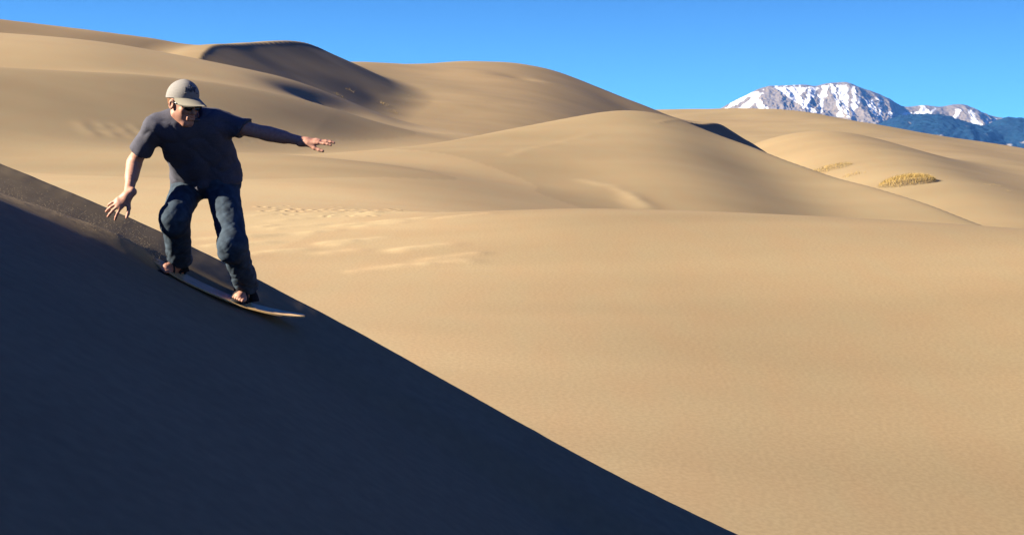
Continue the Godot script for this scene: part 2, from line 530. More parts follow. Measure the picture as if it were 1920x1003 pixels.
		for n in q[1]:
			var at: float = float(n) / maxf(q[1] - 1, 1) * (pts.size() - 1)
			var k0 := mini(int(at), maxi(pts.size() - 2, 0))
			var k1 := mini(k0 + 1, pts.size() - 1)
			marks.append([lerpf(pts[k0][0], pts[k1][0], at - k0) + rng.randfn() * .06, lerpf(pts[k0][1], pts[k1][1], at - k0) + rng.randfn() * .15, q[2] * rng.randf_range(.7, 1.3), q[3] * rng.randf_range(.6, 1.3), q[4]])
	for n in 34:
		var x0 := rng.randf_range(-9.5, -2.2)
		var d0 := rng.randf_range(30.0, 49.0)
		var long := rng.randf_range(.5, 2.2)
		var paler: float = [.05, .08, .12][rng.randi() % 3]
		for m in int(long * 6.0): marks.append([x0 + m / 6.0, d0 + m * .09 + rng.randfn() * .08, rng.randf_range(.22, .42), rng.randf_range(.008, .022), paler])
	for q in marks:
		var r: float = q[2]
		for j in range(ds.bsearch(q[1] - 2.5 * r), ds.bsearch(q[1] + 2.5 * r)):
			for i in range(ts.bsearch((q[0] - 2.5 * r) / ds[j]), ts.bsearch((q[0] + 2.5 * r) / ds[j])):
				var a := j * nx + i
				var w := exp(-Vector2(pos[a].x - q[0], ds[j] - q[1]).length_squared() / (r * r))
				pos[a].y += q[3] * w
				col[a] = col[a] * (1.0 + q[4] * w)
	var nrm := grid_normals(pos, nx, ny)
	var parts := {}
	for j in ny - 1:
		for i in nx - 1:
			var a := j * nx + i
			var o := who[a]
			if not parts.has(o): parts[o] = PackedInt32Array()
			parts[o].append_array(PackedInt32Array([a, a + nx, a + 1, a + 1, a + nx, a + nx + 1]))
	var said := ["flat pale sand of the hollow crossed by a line of footprints",
		"broad smooth tan dune filling the right half behind the shaded slope", "low rounded dune behind the rider's legs and above the footprints", "tall rounded middle dune with a long edge sloping down to the right",
		"bright sand floor under the rider's outstretched hand", "sunlit upper shelf of the wide dune behind the rider's head", "wide brownish dune flank behind the rider's head and arms", "brownish dune band on the far left skyline", "large brown back dune on the skyline right of the dark slip face",
		"pale far dunes on the skyline in front of the snowy mountain", "rounded pale dune crest left of the golden grass in the distance", "dune with a dark shaded slip face on the left skyline", "small sharp crest with a dark sliver of shade on top of the middle dune"]
	for o in range(said.size()):
		if parts.has(o):
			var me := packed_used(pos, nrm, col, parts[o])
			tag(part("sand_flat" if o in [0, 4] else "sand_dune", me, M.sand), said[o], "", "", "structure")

func build_near_dune() -> void:
	rough.seed = 3
	rough.frequency = .5
	rough.fractal_octaves = 3
	var pts: Array = [[-60.000, 0.000], [-30.000, 2.600], [-17.000, 3.500], [-11.000, 2.750], [-6.500, 3.099], [-3.329, 1.949], [-2.675, 1.686], [-2.285, 1.509], [-2.081, 1.406], [-1.898, 1.321], [-1.683, 1.209], [-1.256, 0.986], [-0.901, 0.796], [-0.560, 0.596], [-0.214, 0.402], [0.140, 0.201], [0.369, 0.073], [0.664, -0.090], [0.960, -0.243], [1.261, -0.385], [1.480, -0.489], [3.480, -1.339], [7.480, -2.489], [15.480, -3.889], [61.480, -6.489]]
	ridge.resize(LUT_N)
	for i in LUT_N: ridge[i] = spline(pts, 0, 1, LUT_LO + i * LUT_STEP)
	var fine := ridge.duplicate()
	ridge = smoothed(fine, .3)
	var xs := PackedFloat32Array()
	var x := -70.0
	while x < 60.0:
		xs.append(x)
		x += .022 if x > -4.4 and x < 3.6 else clampf(minf(absf(x + 4.4), absf(x - 3.6)) * .15, .05, 5.0)
	var ds := PackedFloat32Array()
	var d := -60.0
	while d < 19.0:
		ds.append(d)
		d += .03 if d > 2.6 and d < 8.5 else clampf(minf(absf(d - 2.6), absf(d - 8.5)) * .15, .04, 4.0)
	var pos := PackedVector3Array()
	var col := PackedColorArray()
	var tone := FastNoiseLite.new()
	tone.seed = 8
	tone.frequency = .6
	tone.fractal_octaves = 4
	for dd in ds:
		for xx in xs:
			pos.append(Vector3(xx, near_height(xx, dd) + near_detail(xx, dd), -dd))
			var k := .97 + .07 * tone.get_noise_2d(xx, dd * 1.5)
			if xx < -2.1 and xx > -8.0: k += .36 * exp(-pow((dd - scar(xx)) / .075, 2.0))  # sunlight along the bank of thrown sand, painted into the colour
			k *= .7
			col.append(Color(k, k * .985, k * .97))
	tag(part("sand_dune", grid_mesh(pos, col, xs.size(), ds.size()), M.near_sand), "steep dark blue shaded dune slope in the foreground under the rider", "", "", "structure")

func build_ground() -> void:
	var pos := PackedVector3Array()
	for j in 9:
		for i in 9: pos.append(Vector3((i - 4) * 2400.0, -14.0, (4 - j) * 2400.0))
	var col := PackedColorArray()
	col.resize(81)
	col.fill(Color(.65, .65, .65))
	tag(part("ground", grid_mesh(pos, col, 9, 9), M.sand), "flat sandy ground that runs to the foot of the mountain", "", "", "structure")

# ------------------------------------------------------------------ mountain
func build_mountain() -> void:
	var gully := FastNoiseLite.new()
	gully.seed = 4
	gully.frequency = 1.0
	gully.fractal_type = FastNoiseLite.FRACTAL_RIDGED
	gully.fractal_octaves = 4
	var warp := FastNoiseLite.new()
	warp.seed = 9
	warp.frequency = 1.0
	warp.fractal_octaves = 4
	var crest := [[149, 299], [1079, 522], [1339, 611], [1450, 655], [1543, 707], [1646, 755], [1709, 788], [1783, 811], [1895, 816], [2043, 822], [2118, 814], [2173, 827], [2247, 836], [2348, 835], [2415, 807], [2527, 770], [2639, 718], [2714, 678], [2882, 679], [2993, 670], [3086, 685], [3161, 681], [3236, 648], [3311, 618], [3460, 585], [3722, 541], [4242, 578], [4990, 448]]
	var fields := [[1671, 765, 1452, 636, 33, 18], [1708, 750, 1560, 629, 18, 37], [1661, 728, 1690, 633, 15, 26], [1866, 794, 1994, 600, 52, 22], [1983, 794, 1913, 705, 52, 18], [2086, 794, 1943, 633, 33, 15], [2170, 808, 2058, 633, 18, 15], [2214, 816, 2160, 572, 18, 11], [2258, 808, 2200, 586, 18, 15], [2295, 808, 2189, 557, 18, 11], [2350, 797, 2232, 572, 15, 11], [2123, 735, 2048, 597, 11, 7], [2351, 717, 2240, 579, 11, 7], [2396, 692, 2391, 579, 15, 7], [2440, 692, 2392, 536, 15, 7], [2477, 662, 2428, 550, 11, 7], [2498, 713, 2509, 687, 15, 11], [2530, 604, 2514, 557, 18, 11], [2848, 677, 2835, 593, 18, 37], [2933, 651, 2839, 600, 11, 15], [3077, 640, 2981, 543, 15, 15], [3143, 633, 3115, 521, 15, 33], [2721, 615, 2637, 572, 30, 22], [2801, 622, 2727, 582, 37, 22], [3273, 582, 3201, 536, 15, 11], [3354, 578, 3281, 543, 11, 11]]
	var nx := 900
	var ny := 210
	var pos := PackedVector3Array()
	var snow := PackedFloat32Array()
	for j in ny:
		var s := pow(float(ny - 1 - j) / (ny - 1), 1.25) * 1150.0   # distance in front of the ridge line
		for i in nx:
			var x := lerpf(950.0, 4650.0, float(i) / (nx - 1))
			var top := spline(crest, 0, 1, x)
			var wx := x + 60.0 * warp.get_noise_2d(x * .0022, s * .0022) + .12 * s
			var amount := 1.0 - exp(-s / 130.0)
			var g := gully.get_noise_2d(wx * .0042, s * .0009 + 3.0)
			var h := top - (sqrt(s * s + 60.0 * 60.0) - 60.0) * (.62 - .00012 * s) + amount * (g * 26.0 + 16.0 * warp.get_noise_2d(x * .008, s * .006)) + 7.0 * warp.get_noise_2d(x * .03, s * .03) * amount
			pos.append(Vector3(x, h, -(8600.0 - s)))
			snow.append(g)
	var nrm := grid_normals(pos, nx, ny)
	var col := PackedColorArray()
	for a in pos.size():
		var p := pos[a]
		var rel := (p.x - 1444) / (3554 - 1444)      # 0 at the left foot of the peak, 1 at the right end seen
		var top := spline(crest, 0, 1, p.x)
		var below := top - p.y
		var g: float = snow[a]
		var fine := warp.get_noise_2d(p.x * .02, p.y * .02)
		# snow caps the left shoulder and fills the gullies under the summit
		var want := -.39
		want += .62 * exp(-pow((rel - .2) / .11, 2.0)) * exp(-below / 150.0)
		want += .22 * exp(-pow((rel - .42) / .13, 2.0))
		want += .2 * exp(-pow((rel - .6) / .12, 2.0)) * exp(-pow((below - 170.0) / 60.0, 2.0))
		var wob := Vector2(p.x + 14.0 * warp.get_noise_2d(p.x * .02 + 5.0, p.y * .02), p.y + 8.0 * warp.get_noise_2d(p.x * .02 + 50.0, p.y * .02))
		for q in fields:
			var t := clampf((q[1] - wob.y) / maxf(q[1] - q[3], 1.0), 0.0, 1.0)
			var off := absf(wob.x - lerpf(q[0], q[2], t))
			if wob.y < q[1] + 6.0 and wob.y > q[3] - 6.0: want += 1.1 * smoothstep(1.1, .6, off / (lerpf(q[4], q[5], t) * 1.12))
		var lies := want - g * .45 + fine * .55 > .2
		var rock := .78 + .3 * fine + .14 * warp.get_noise_2d(p.x * .004, p.y * .01)
		col.append(Color(.40, .40, .41) if lies else Color(.158 * rock, .130 * rock, .097 * rock))
	tag(part("mountain", grid_mesh(pos, col, nx, ny, nrm), M.rock), "grey rocky mountain streaked with snow on the right horizon", "", "", "structure")
	# the forested hill before it
	var hill := [[667, -54], [1497, 251], [1773, 339], [1911, 400], [1966, 430], [2049, 452], [2132, 459], [2243, 447], [2354, 417], [2465, 400], [2533, 433], [2603, 439], [2714, 411], [2880, 430], [3435, 361], [4271, 223]]
	pos = PackedVector3Array()
	col = PackedColorArray()
	nx = 420
	ny = 130
	for j in ny:
		var s := lerpf(1150.0, -500.0, float(j) / (ny - 1))
		for i in nx:
			var x := lerpf(900.0, 4400.0, float(i) / (nx - 1))
			var top := spline(hill, 0, 1, x)
			var g := gully.get_noise_2d(x * .0026 + .0012 * s, s * .0008 + 9.0)
			var amount := 1.0 - exp(-absf(s) / 160.0)
			var h := top - (sqrt(s * s + 150.0 * 150.0) - 150.0) * .5 + amount * g * 42.0 + 9.0 * warp.get_noise_2d(x * .03, s * .03) + 6.0 * warp.get_noise_2d(x * .11, s * .11)
			pos.append(Vector3(x, h, -(6400.0 - s)))
			var bare := warp.get_noise_2d(x * .0045 + 7.0, s * .006) + .5 * smoothstep(2314, 2452, x) * smoothstep(60.0, 260.0, top - h) > .52
			var k := 1.0 + .5 * warp.get_noise_2d(x * .02, s * .02)
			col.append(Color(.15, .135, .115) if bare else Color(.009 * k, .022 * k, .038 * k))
	tag(part("hill", grid_mesh(pos, col, nx, ny), M.rock), "dark blue forested hill in front of the snowy mountain", "", "", "structure")

# ------------------------------------------------------------------ grass
func grass(called: String, at: Vector2, size: Vector3, blades: int, tall: float, label: String, group := "", turn := 0.0, dead := 0.0) -> void:
	# a hummock of blades over an oval of size.x by size.z
	var st := SurfaceTool.new()
	st.begin(Mesh.PRIMITIVE_TRIANGLES)
	var base := Vector3(at.x, ground_at(at.x, at.y), -at.y)
	for n in blades:
		var a := rng.randf() * TAU
		var r := sqrt(rng.randf())
		var u := Vector2(cos(a) * r * size.x * .5, sin(a) * r * size.z * .5).rotated(turn)
		var lift := size.y * sqrt(maxf(0.0, 1.0 - r * r)) * (.75 + .25 * rng.randf())
		var y := ground_at(at.x + u.x, at.y - u.y) - base.y + lift - .05
		var p := Vector3(u.x, y, u.y)
		var h := tall * rng.randf_range(.35, 1.1)
		var lean := Vector3(rng.randf_range(-.5, .8), 0, rng.randf_range(-.6, .6)) * h
		var side := Vector3(1, 0, 0).rotated(Vector3.UP, rng.randf() * TAU) * rng.randf_range(.008, .018) * (tall / .5)
		var k := rng.randf_range(.55, 1.3)
		st.set_color(Color(.30 * k, .2 * k, .055 * k) if rng.randf() > dead else Color(.15 * k, .12 * k, .05 * k))
		var mid := p + Vector3(0, h * .6, 0) + lean * .35
		var tip := p + Vector3(0, h * .92, 0) + lean
		for v in [p - side, mid - side * .7, p + side, p + side, mid - side * .7, mid + side * .7, mid - side * .7, tip, mid + side * .7]: st.add_vertex(v)
	st.generate_normals()
	var root := thing(called, base)
	tag(root, label, "grass", group)
	tag(part("blades", st.commit(), M.grass, root), "", "", "", "stuff")

# ------------------------------------------------------------------ the sandboard
var deck := [Vector3(-2.192, 1.359, -7.340), Vector3(-2.085, 1.293, -7.340), Vector3(-1.977, 1.229, -7.340), Vector3(-1.864, 1.175, -7.340), Vector3(-1.750, 1.125, -7.340), Vector3(-1.633, 1.080, -7.340), Vector3(-1.512, 1.046, -7.340), Vector3(-1.389, 1.020, -7.340), Vector3(-1.265, 1.006, -7.340)]

func build_board(base: Vector3) -> void:
	var root := thing("sandboard", base)
	tag(root, "thin pale wooden sandboard with an upturned nose under the rider's feet", "sandboard")
	var n := 40
	var rows := []
	for i in n + 1:
		var t := float(i) / n
		var p := deck_point(t, 0.0)
		var half := .104 * pow(maxf(1.0 - pow(absf(t * 2.0 - 1.0), 5.0), 0.0), .42)
		half *= 1.0 - .10 * (1.0 - absf(t * 2.0 - 1.0))
		if i == 0 or i == n: half = .012
		rows.append([p, half])
	var st := begin()
	var across := Vector3(0, -.03, 1).normalized()
	for i in n:
		for part_ in 4:
			var quad := []
			for e in [i, i + 1]:
				var c: Vector3 = rows[e][0] - base
				var t := float(e) / n
				var up := (deck_point(minf(t + .01, 1.0), 0.0) - deck_point(maxf(t - .01, 0.0), 0.0)).cross(-across).normalized()
				if up.y < 0: up = -up
				var w: Vector3 = across * rows[e][1]
				var th: Vector3 = up * .0095
				quad.append([c - w, c + w, c + w - th, c - w - th])
			var l := (part_ + 1) % 4
			st.set_smooth_group(part_)
			for v in [quad[0][part_], quad[1][part_], quad[0][l], quad[0][l], quad[1][part_], quad[1][l]]: st.add_vertex(v)
	part("deck", finish(st), M.wood, root)
	# two broad dark bindings
	for t in [0.175, 0.639]:
		var g := begin()
		var path := []
		var radii := []
		for k in 13:
			var a := lerpf(.2, PI - .2, k / 12.0)
			path.append(deck_point(t, 0.0) - base + (deck_point(t + .07, 0.0) - deck_point(t - .07, 0.0)) * cos(a) * .34 + Vector3(0, .012 + .075 * sin(a), -.03))
			radii.append(.024)
		tube(g, path, radii, 8, .22, Vector3(0, 0, 1))
		part("foot_strap", finish(g), M.strap, root)

func deck_point(t: float, c: float) -> Vector3:
	var f := clampf(t, 0.0, 1.0) * (deck.size() - 1)
	var pts := []
	for i in deck.size(): pts.append([float(i), deck[i].x, deck[i].y])
	return Vector3(spline(pts, 0, 1, f), spline(pts, 0, 2, f), deck[0].z - .128) + Vector3(0, -.03, 1).normalized() * c + Vector3(0, .006, 0)

# ------------------------------------------------------------------ the rider
func hand(q: Field, wrist: Vector3, fwd: Vector3, back: Vector3, thumb: float, splay: Array, curl: Array, thumb_dir: Vector3) -> void:
	# thumb is the side of the thumb along fwd x back; splay and curl in degrees, index to little finger
	fwd = fwd.normalized()
	back = (back - fwd * back.dot(fwd)).normalized()
	var side := fwd.cross(back) * thumb
	var xs := [.026, .0085, -.0095, -.026]
	var ys := [.081, .086, .081, .072]
	var long := [[.037, .024, .020], [.041, .027, .021], [.038, .025, .020], [.030, .019, .018]]
	q.cap(wrist - fwd * .03, wrist + fwd * .012, .027, .026, .012)
	for n in 4:
		var k: Vector3 = wrist + side * xs[n] + fwd * ys[n] - back * (.004 if n in [0, 3] else 0.0)
		q.cap(wrist + side * xs[n] * .55 + fwd * .01, k, .017, .0115, .014)
		if n < 3: q.cap(k.lerp(wrist, .2), (wrist + side * xs[n + 1] + fwd * ys[n + 1]).lerp(wrist, .2), .0105, .0105, .01)
		var dir: Vector3 = fwd.rotated(back, deg_to_rad(splay[n]) * thumb)
		var axis := dir.cross(back).normalized()
		var a := k
		var bend := 0.0
		for b in 3:
			bend += deg_to_rad(curl[n]) * (.7 if b == 0 else 1.0)
			var e: Vector3 = a + dir.rotated(axis, -bend) * long[n][b]
			var r := .0087 - .0007 * b - (.0010 if n == 3 else 0.0)
			q.cap(a, e, r, r - .0006, .005)
			a = e
	var t0 := wrist + side * .020 + fwd * .022 - back * .008
	var td := (side * thumb_dir.x + fwd * thumb_dir.y + back * thumb_dir.z).normalized()
	var t1 := t0 + td * .045
	var t2 := t1 + (td * .9 + fwd * .35).normalized() * .032
	q.cap(t0, t1, .016, .0115, .014)
	q.cap(t1, t2, .0110, .0098, .006)
	q.cap(t2, t2 + (td * .7 + fwd * .6).normalized() * .024, .0098, .0085, .005)

func foot(q: Field, ankle: Vector3, toes: Vector3, up: Vector3) -> void:
	# toes: direction along the sole
	toes = toes.normalized()
	up = (up - toes * up.dot(toes)).normalized()
	var side := toes.cross(up)
	q.cap(ankle + up * .07, ankle, .04, .037, .02)
	q.cap(ankle, ankle - up * .045 - toes * .045, .035, .03, .03)
	q.cap(ankle - up * .01 + toes * .02, ankle - up * .052 + toes * .115, .034, .021, .03)
	q.cap(ankle - up * .055 - toes * .04, ankle - up * .058 + toes * .10 + side * .022, .024, .019, .03)
	q.cap(ankle - up * .055 - toes * .04, ankle - up * .058 + toes * .10 - side * .022, .024, .018, .03)
	for n in 5:
		var x := (n - 2) * .0165
		var a := ankle - up * .058 + toes * (.112 - .004 * absf(n - 1.5)) + side * x
		q.cap(a, a + toes * (.046 - .006 * n) - up * .004, .0125 - .001 * n, .0105 - .0008 * n, .006)

func shirt_push(p: Vector3) -> float:
	var w := fold.get_noise_3d(p.x * 5.0 + p.y * 3.0, p.y * 7.0 - p.x * 4.0, p.z * 6.0)
	var c := 1.0 - 2.4 * absf(fold.get_noise_3d(p.x * 3.0 - p.y * 2.5 + 4.0, p.y * 4.5 + p.x * 3.5, p.z * 3.0))
	var lowdown := smoothstep(.95, .5, p.y)
	return w * (.005 + .013 * lowdown) + maxf(c, 0.0) * c * (.006 + .006 * lowdown) - .003


func jean_push(p: Vector3) -> float:
	# sharp folds stacked at the knees and above the feet, faint ones on the thighs
	var n := 1.0 - 2.2 * absf(fold.get_noise_3d(p.x * 2.4 + 9.0, p.y * 7.5 + p.x * 5.0, p.z * 3.0))
	var m := 1.0 - 2.2 * absf(fold.get_noise_3d(p.x * 6.0 + 30.0, p.y * 13.0 - p.x * 9.0, p.z * 7.0))
	var calf := smoothstep(.42, .12, p.y)
	return maxf(n, 0.0) * n * (.004 + .005 * calf) + maxf(m, 0.0) * m * (.002 + .002 * calf) - .005


func cap_ring(cc: Vector3, B: Basis, r: int, k: int, n: int) -> Vector3:
	var t := float(r) / n
	var a := TAU * k / 36.0
	var e := sin(t * PI * .5)
	var c := cos(t * PI * .5)
	var pinch := 1.0 - .012 * pow(absf(cos(a * 3.0)), 12.0) * (1.0 - t)
	var front := maxf(0.0, cos(a))
	return cc + B * Vector3(sin(a) * .0845 * e * pinch, .046 + .088 * pow(c, .8) - .022 * (1.0 - cos(a)) * t + .006 * front * e * c, -.016 + cos(a) * .108 * e * pinch)

func cap_brim(cc: Vector3, B: Basis, i: int, j: int, under: float) -> Vector3:
	var a := deg_to_rad(lerpf(-72, 72, i / 18.0))
	var inner := Vector3(sin(a) * .085, .046 - .022 * (1.0 - cos(a)), -.016 + cos(a) * .108)
	var reach := .094 * pow(maxf(cos(a * 1.22), 0.0), .45) * j / 6.0
	var w := inner + Vector3(0, -.16, .987) * reach
	w.y -= .02 * pow(w.x / .08, 2.0) * j / 6.0 + .006 * pow(j / 6.0, 2.0) + under
	return cc + B * w

func build_rider(base: Vector3) -> void:
	var root := thing("person", base)
	tag(root, "person in a cap, dark t-shirt and jeans riding a sandboard, arms spread out", "person")
	var neck := Vector3(-1.902, 2.187, -7.220)
	var sh_r := Vector3(-2.076, 2.146, -7.160)
	var el_r := Vector3(-2.234, 1.942, -7.270)
	var wr_r := Vector3(-2.228, 1.743, -7.120)
	var sh_l := Vector3(-1.734, 2.173, -7.300)
	var el_l := Vector3(-1.452, 2.108, -7.260)
	var wr_l := Vector3(-1.206, 2.054, -7.180)
	var hip_r := Vector3(-1.988, 1.808, -7.560)
	var hip_l := Vector3(-1.761, 1.800, -7.460)
	var kn_r := Vector3(-1.977, 1.622, -7.200)
	var kn_l := Vector3(-1.641, 1.465, -7.200)
	var an_r := Vector3(-2.040, 1.341, -7.510)
	var an_l := Vector3(-1.634, 1.176, -7.530)
	var hc := Vector3(-1.899, 2.278, -7.120)
	var f := Vector3(.745, -.29, .60)
	var l := Vector3(.643, .05, -.766)
	l = (l - f * l.dot(f)).normalized()
	var u := f.cross(l)
	var B := Basis(l.normalized(), u.normalized(), f.normalized())
	var toe_r := Vector3(-.3, .1, .95)
	var toe_l := Vector3(-.04, .02, 1)
	var up_r := Vector3(.42, .9, .05)
	var up_l := Vector3(.3, .95, .05)
	# --- body: one continuous skin
	var pos := PackedVector3Array()
	var ix := PackedInt32Array()
	var q := Field.new(base + Vector3(-.75, -.25, -.5), base + Vector3(.85, 1.25, .55), .0095)
	q.cap(hip_r + Vector3(0, .03, 0), hip_l + Vector3(0, .03, 0), .07, .07, .03)
	q.cap((hip_r + hip_l) * .5 + Vector3(0, .07, 0), neck.lerp(hip_r, .25), .095, .10, .04)
	q.cap(sh_r.lerp(neck, .3), (hip_r + hip_l) * .5 + Vector3(0, .06, 0), .07, .08, .04)
	q.cap(sh_l.lerp(neck, .3), (hip_r + hip_l) * .5 + Vector3(0, .06, 0), .07, .08, .04)
	q.cap(sh_r, neck, .048, .05, .04)
	q.cap(sh_l, neck, .048, .05, .04)
	q.cap(neck - Vector3(0, .03, 0), hc - u * .06 - f * .02, .058, .054, .03)
	for a in [[sh_r, el_r, wr_r], [sh_l, el_l, wr_l]]:
		q.cap(a[0], a[1], .05, .04, .03)
		q.cap(a[1], a[2], .039, .026, .02)
		q.cap(a[1].lerp(a[2], .12), a[1].lerp(a[2], .45), .041, .036, .02)
	for a in [[hip_r, kn_r, an_r], [hip_l, kn_l, an_l]]:
		q.cap(a[0], a[1], .082, .055, .03)
		q.cap(a[1], a[2], .052, .036, .02)
	q.nets(base, pos, ix)
	q = Field.new(hc - Vector3.ONE * .19, hc + Vector3.ONE * .17, .0042)
	q.cap(neck.lerp(hc, .2), hc - u * .05 - f * .02, .056, .054, .02)
	q.egg(hc + B * Vector3(0, .03, -.016), B, Vector3(.075, .093, .097), .02)
	q.egg(hc + B * Vector3(0, -.035, .028), B, Vector3(.060, .082, .060), .03)
	q.cap(hc + B * Vector3(-.05, -.07, .0), hc + B * Vector3(-.016, -.106, .056), .019, .017, .03)
	q.cap(hc + B * Vector3(.05, -.07, .0), hc + B * Vector3(.016, -.106, .056), .019, .017, .03)
	q.cap(hc + B * Vector3(-.015, -.108, .060), hc + B * Vector3(.015, -.108, .060), .016, .016, .02)
	q.cap(hc + B * Vector3(-.036, .016, .078), hc + B * Vector3(.036, .016, .078), .013, .013, .015)
	for s in [-1.0, 1.0]:
		q.egg(hc + B * Vector3(.03 * s, -.004, .097), B, Vector3(.017, .013, .014), .008, true)
		q.cap(hc + B * Vector3(.045 * s, -.028, .064), hc + B * Vector3(.03 * s, -.03, .076), .014, .014, .02)
		q.egg(hc + B * Vector3(.079 * s, -.012, -.002), B * Basis(Vector3.UP, -.35 * s), Vector3(.009, .031, .019), .008)
		q.egg(hc + B * Vector3(.086 * s, -.010, .002), B * Basis(Vector3.UP, -.35 * s), Vector3(.006, .018, .009), .005, true)
	q.cap(hc + B * Vector3(0, .004, .09), hc + B * Vector3(0, -.036, .108), .008, .0115, .01)
	q.cap(hc + B * Vector3(-.011, -.042, .094), hc + B * Vector3(.011, -.042, .094), .009, .009, .006)
	q.cap(hc + B * Vector3(-.021, -.066, .086), hc + B * Vector3(.021, -.066, .086), .008, .008, .008)
	q.cap(hc + B * Vector3(-.018, -.078, .084), hc + B * Vector3(.018, -.078, .084), .009, .009, .008)
	q.egg(hc + B * Vector3(0, -.0715, .099), B, Vector3(.026, .0028, .012), .003, true)
	q.nets(base, pos, ix)
	q = Field.new(wr_r - Vector3(.2, .2, .15), wr_r + Vector3(.1, .08, .15), .0036)
	q.cap(el_r.lerp(wr_r, .6), wr_r, .031, .026, .01)
	hand(q, wr_r, Vector3(-.72, -.66, .16), Vector3(.1, .35, .95), -1.0, [-17, 2, 11, 20], [14, 12, 12, 16], Vector3(.8, .55, -.1))
	q.nets(base, pos, ix)
	q = Field.new(wr_l - Vector3(.1, .15, .15), wr_l + Vector3(.23, .12, .16), .0036)
	q.cap(el_l.lerp(wr_l, .6), wr_l, .031, .026, .01)
	hand(q, wr_l, Vector3(.98, .04, .12), Vector3(.02, .93, .3), 1.0, [-9, -2, 6, 16], [6, 5, 7, 12], Vector3(.35, .85, -.5))
	q.nets(base, pos, ix)
	for a in [[an_r, toe_r, up_r], [an_l, toe_l, up_l]]:
		q = Field.new(a[0] - Vector3(.14, .12, .14), a[0] + Vector3(.12, .1, .22), .0042)
		foot(q, a[0], a[1], a[2])
		q.nets(base, pos, ix)
	part("body", net_mesh(pos, ix), M.skin, root)
	# --- t-shirt
	fold.seed = 2
	fold.frequency = 1.0
	fold.fractal_octaves = 2
	pos = PackedVector3Array()
	ix = PackedInt32Array()
	q = Field.new(base + Vector3(-.6, .35, -.5), base + Vector3(.55, 1.2, .6), .0085)
	q.cap(Vector3(-1.988, 2.136, -7.200), Vector3(-1.969, 1.888, -7.470), .098, .098, .05)
	q.cap(Vector3(-1.785, 2.152, -7.260), Vector3(-1.742, 1.893, -7.440), .098, .10, .05)
	q.cap(Vector3(-1.900, 2.156, -7.220), Vector3(-1.857, 1.868, -7.460), .105, .125, .06)
	q.cap(Vector3(-1.971, 1.862, -7.500), Vector3(-1.745, 1.855, -7.450), .112, .108, .04)
	q.cap(Vector3(-1.911, 2.194, -7.240), sh_r, .060, .058, .05)
	q.cap(Vector3(-1.898, 2.194, -7.240), sh_l, .060, .058, .05)
	var slv_r := sh_r.lerp(el_r, .72)
	var slv_l := sh_l.lerp(el_l, .55)
	q.cap(sh_r, sh_r.lerp(el_r, 1.0), .058, .068, .05)
	q.cap(sh_l, sh_l.lerp(el_l, .9), .060, .066, .05)
	q.plane(slv_r, el_r - sh_r, .17)
	q.plane(slv_l, (el_l - sh_l) + Vector3(-.04, -.10, 0), .17)
	q.plane(Vector3(-1.860, 1.810, -7.470), Vector3(-1.860, 1.810, -7.470) - Vector3(-1.900, 2.156, -7.220), .32)
	q.egg(Vector3(-1.883, 2.240, -7.150), Basis(), Vector3(.082, .07, .085), .012, true)
	q.nets(base, pos, ix)
	var shirt := part("t_shirt", net_mesh(pos, ix, "shirt"), M.shirt, root)
	var st := begin()
	var path := []
	var radii := []
	for k in 25:
		var a := TAU * k / 24.0
		path.append(Vector3(-1.889, 2.192, -7.170) - base + Vector3(cos(a) * .076, sin(a) * .015 - .01 - .022 * maxf(0.0, sin(a)), sin(a) * .076) + Vector3(.008 * sin(a), 0, 0))
		radii.append(.008)
	tube(st, path, radii, 6)
	part("collar", finish(st), M.shirt, shirt)
	# --- jeans
	pos = PackedVector3Array()
	ix = PackedInt32Array()
	q = Field.new(base + Vector3(-.45, -.1, -.35), base + Vector3(.5, .8, .5), .0085)
	q.cap(Vector3(-1.969, 1.850, -7.530), Vector3(-1.770, 1.842, -7.460), .118, .118, .04)
	for a in [[hip_r, kn_r, an_r, .098, .078], [hip_l, kn_l, an_l, .098, .078]]:
		q.cap(a[0], a[1], a[3], a[4], .03)
		q.cap(a[1], a[2] + (a[2] - a[1]) * .1, a[4], .074, .03)
		q.cap(a[1] + Vector3(-.012, -.01, .005), a[1] + Vector3(-.015, -.05, -.01), .080, .078, .02)
		q.plane(a[2] + (a[2] - a[1]) * .015, a[2] - a[1] + Vector3(0, -.25, 0), .17)
	q.nets(base, pos, ix)
	part("jeans", net_mesh(pos, ix, "jeans"), M.denim, root)
	# --- cap: crown, brim, stitched mark, button
	var cap := Node3D.new()
	cap.name = "cap"
	root.add_child(cap, true)
	var cc := hc - base
	st = begin()
	for r in 14:
		for k in 36:
			for v in [cap_ring(cc, B, r, k, 14), cap_ring(cc, B, r, k + 1, 14), cap_ring(cc, B, r + 1, k, 14), cap_ring(cc, B, r, k + 1, 14), cap_ring(cc, B, r + 1, k + 1, 14), cap_ring(cc, B, r + 1, k, 14)]: st.add_vertex(v)
	part("crown", finish(st), M.cap, cap)
	st = begin()
	for i in 18:
		for j in 6:
			for s in [0.0, .0035]:
				var v := [cap_brim(cc, B, i, j, s), cap_brim(cc, B, i + 1, j, s), cap_brim(cc, B, i, j + 1, s), cap_brim(cc, B, i + 1, j + 1, s)]
				for k in ([0, 1, 2, 1, 3, 2] if s > 0.0 else [0, 2, 1, 1, 2, 3]): st.add_vertex(v[k])
		for k in [[0, .0, 0], [1, .0, 0], [0, .0035, 0], [0, .0035, 0], [1, .0, 0], [1, .0035, 0]]: st.add_vertex(cap_brim(cc, B, i + k[0], 6, k[1]))
	part("brim", finish(st), M.brim, cap)
	st = begin()
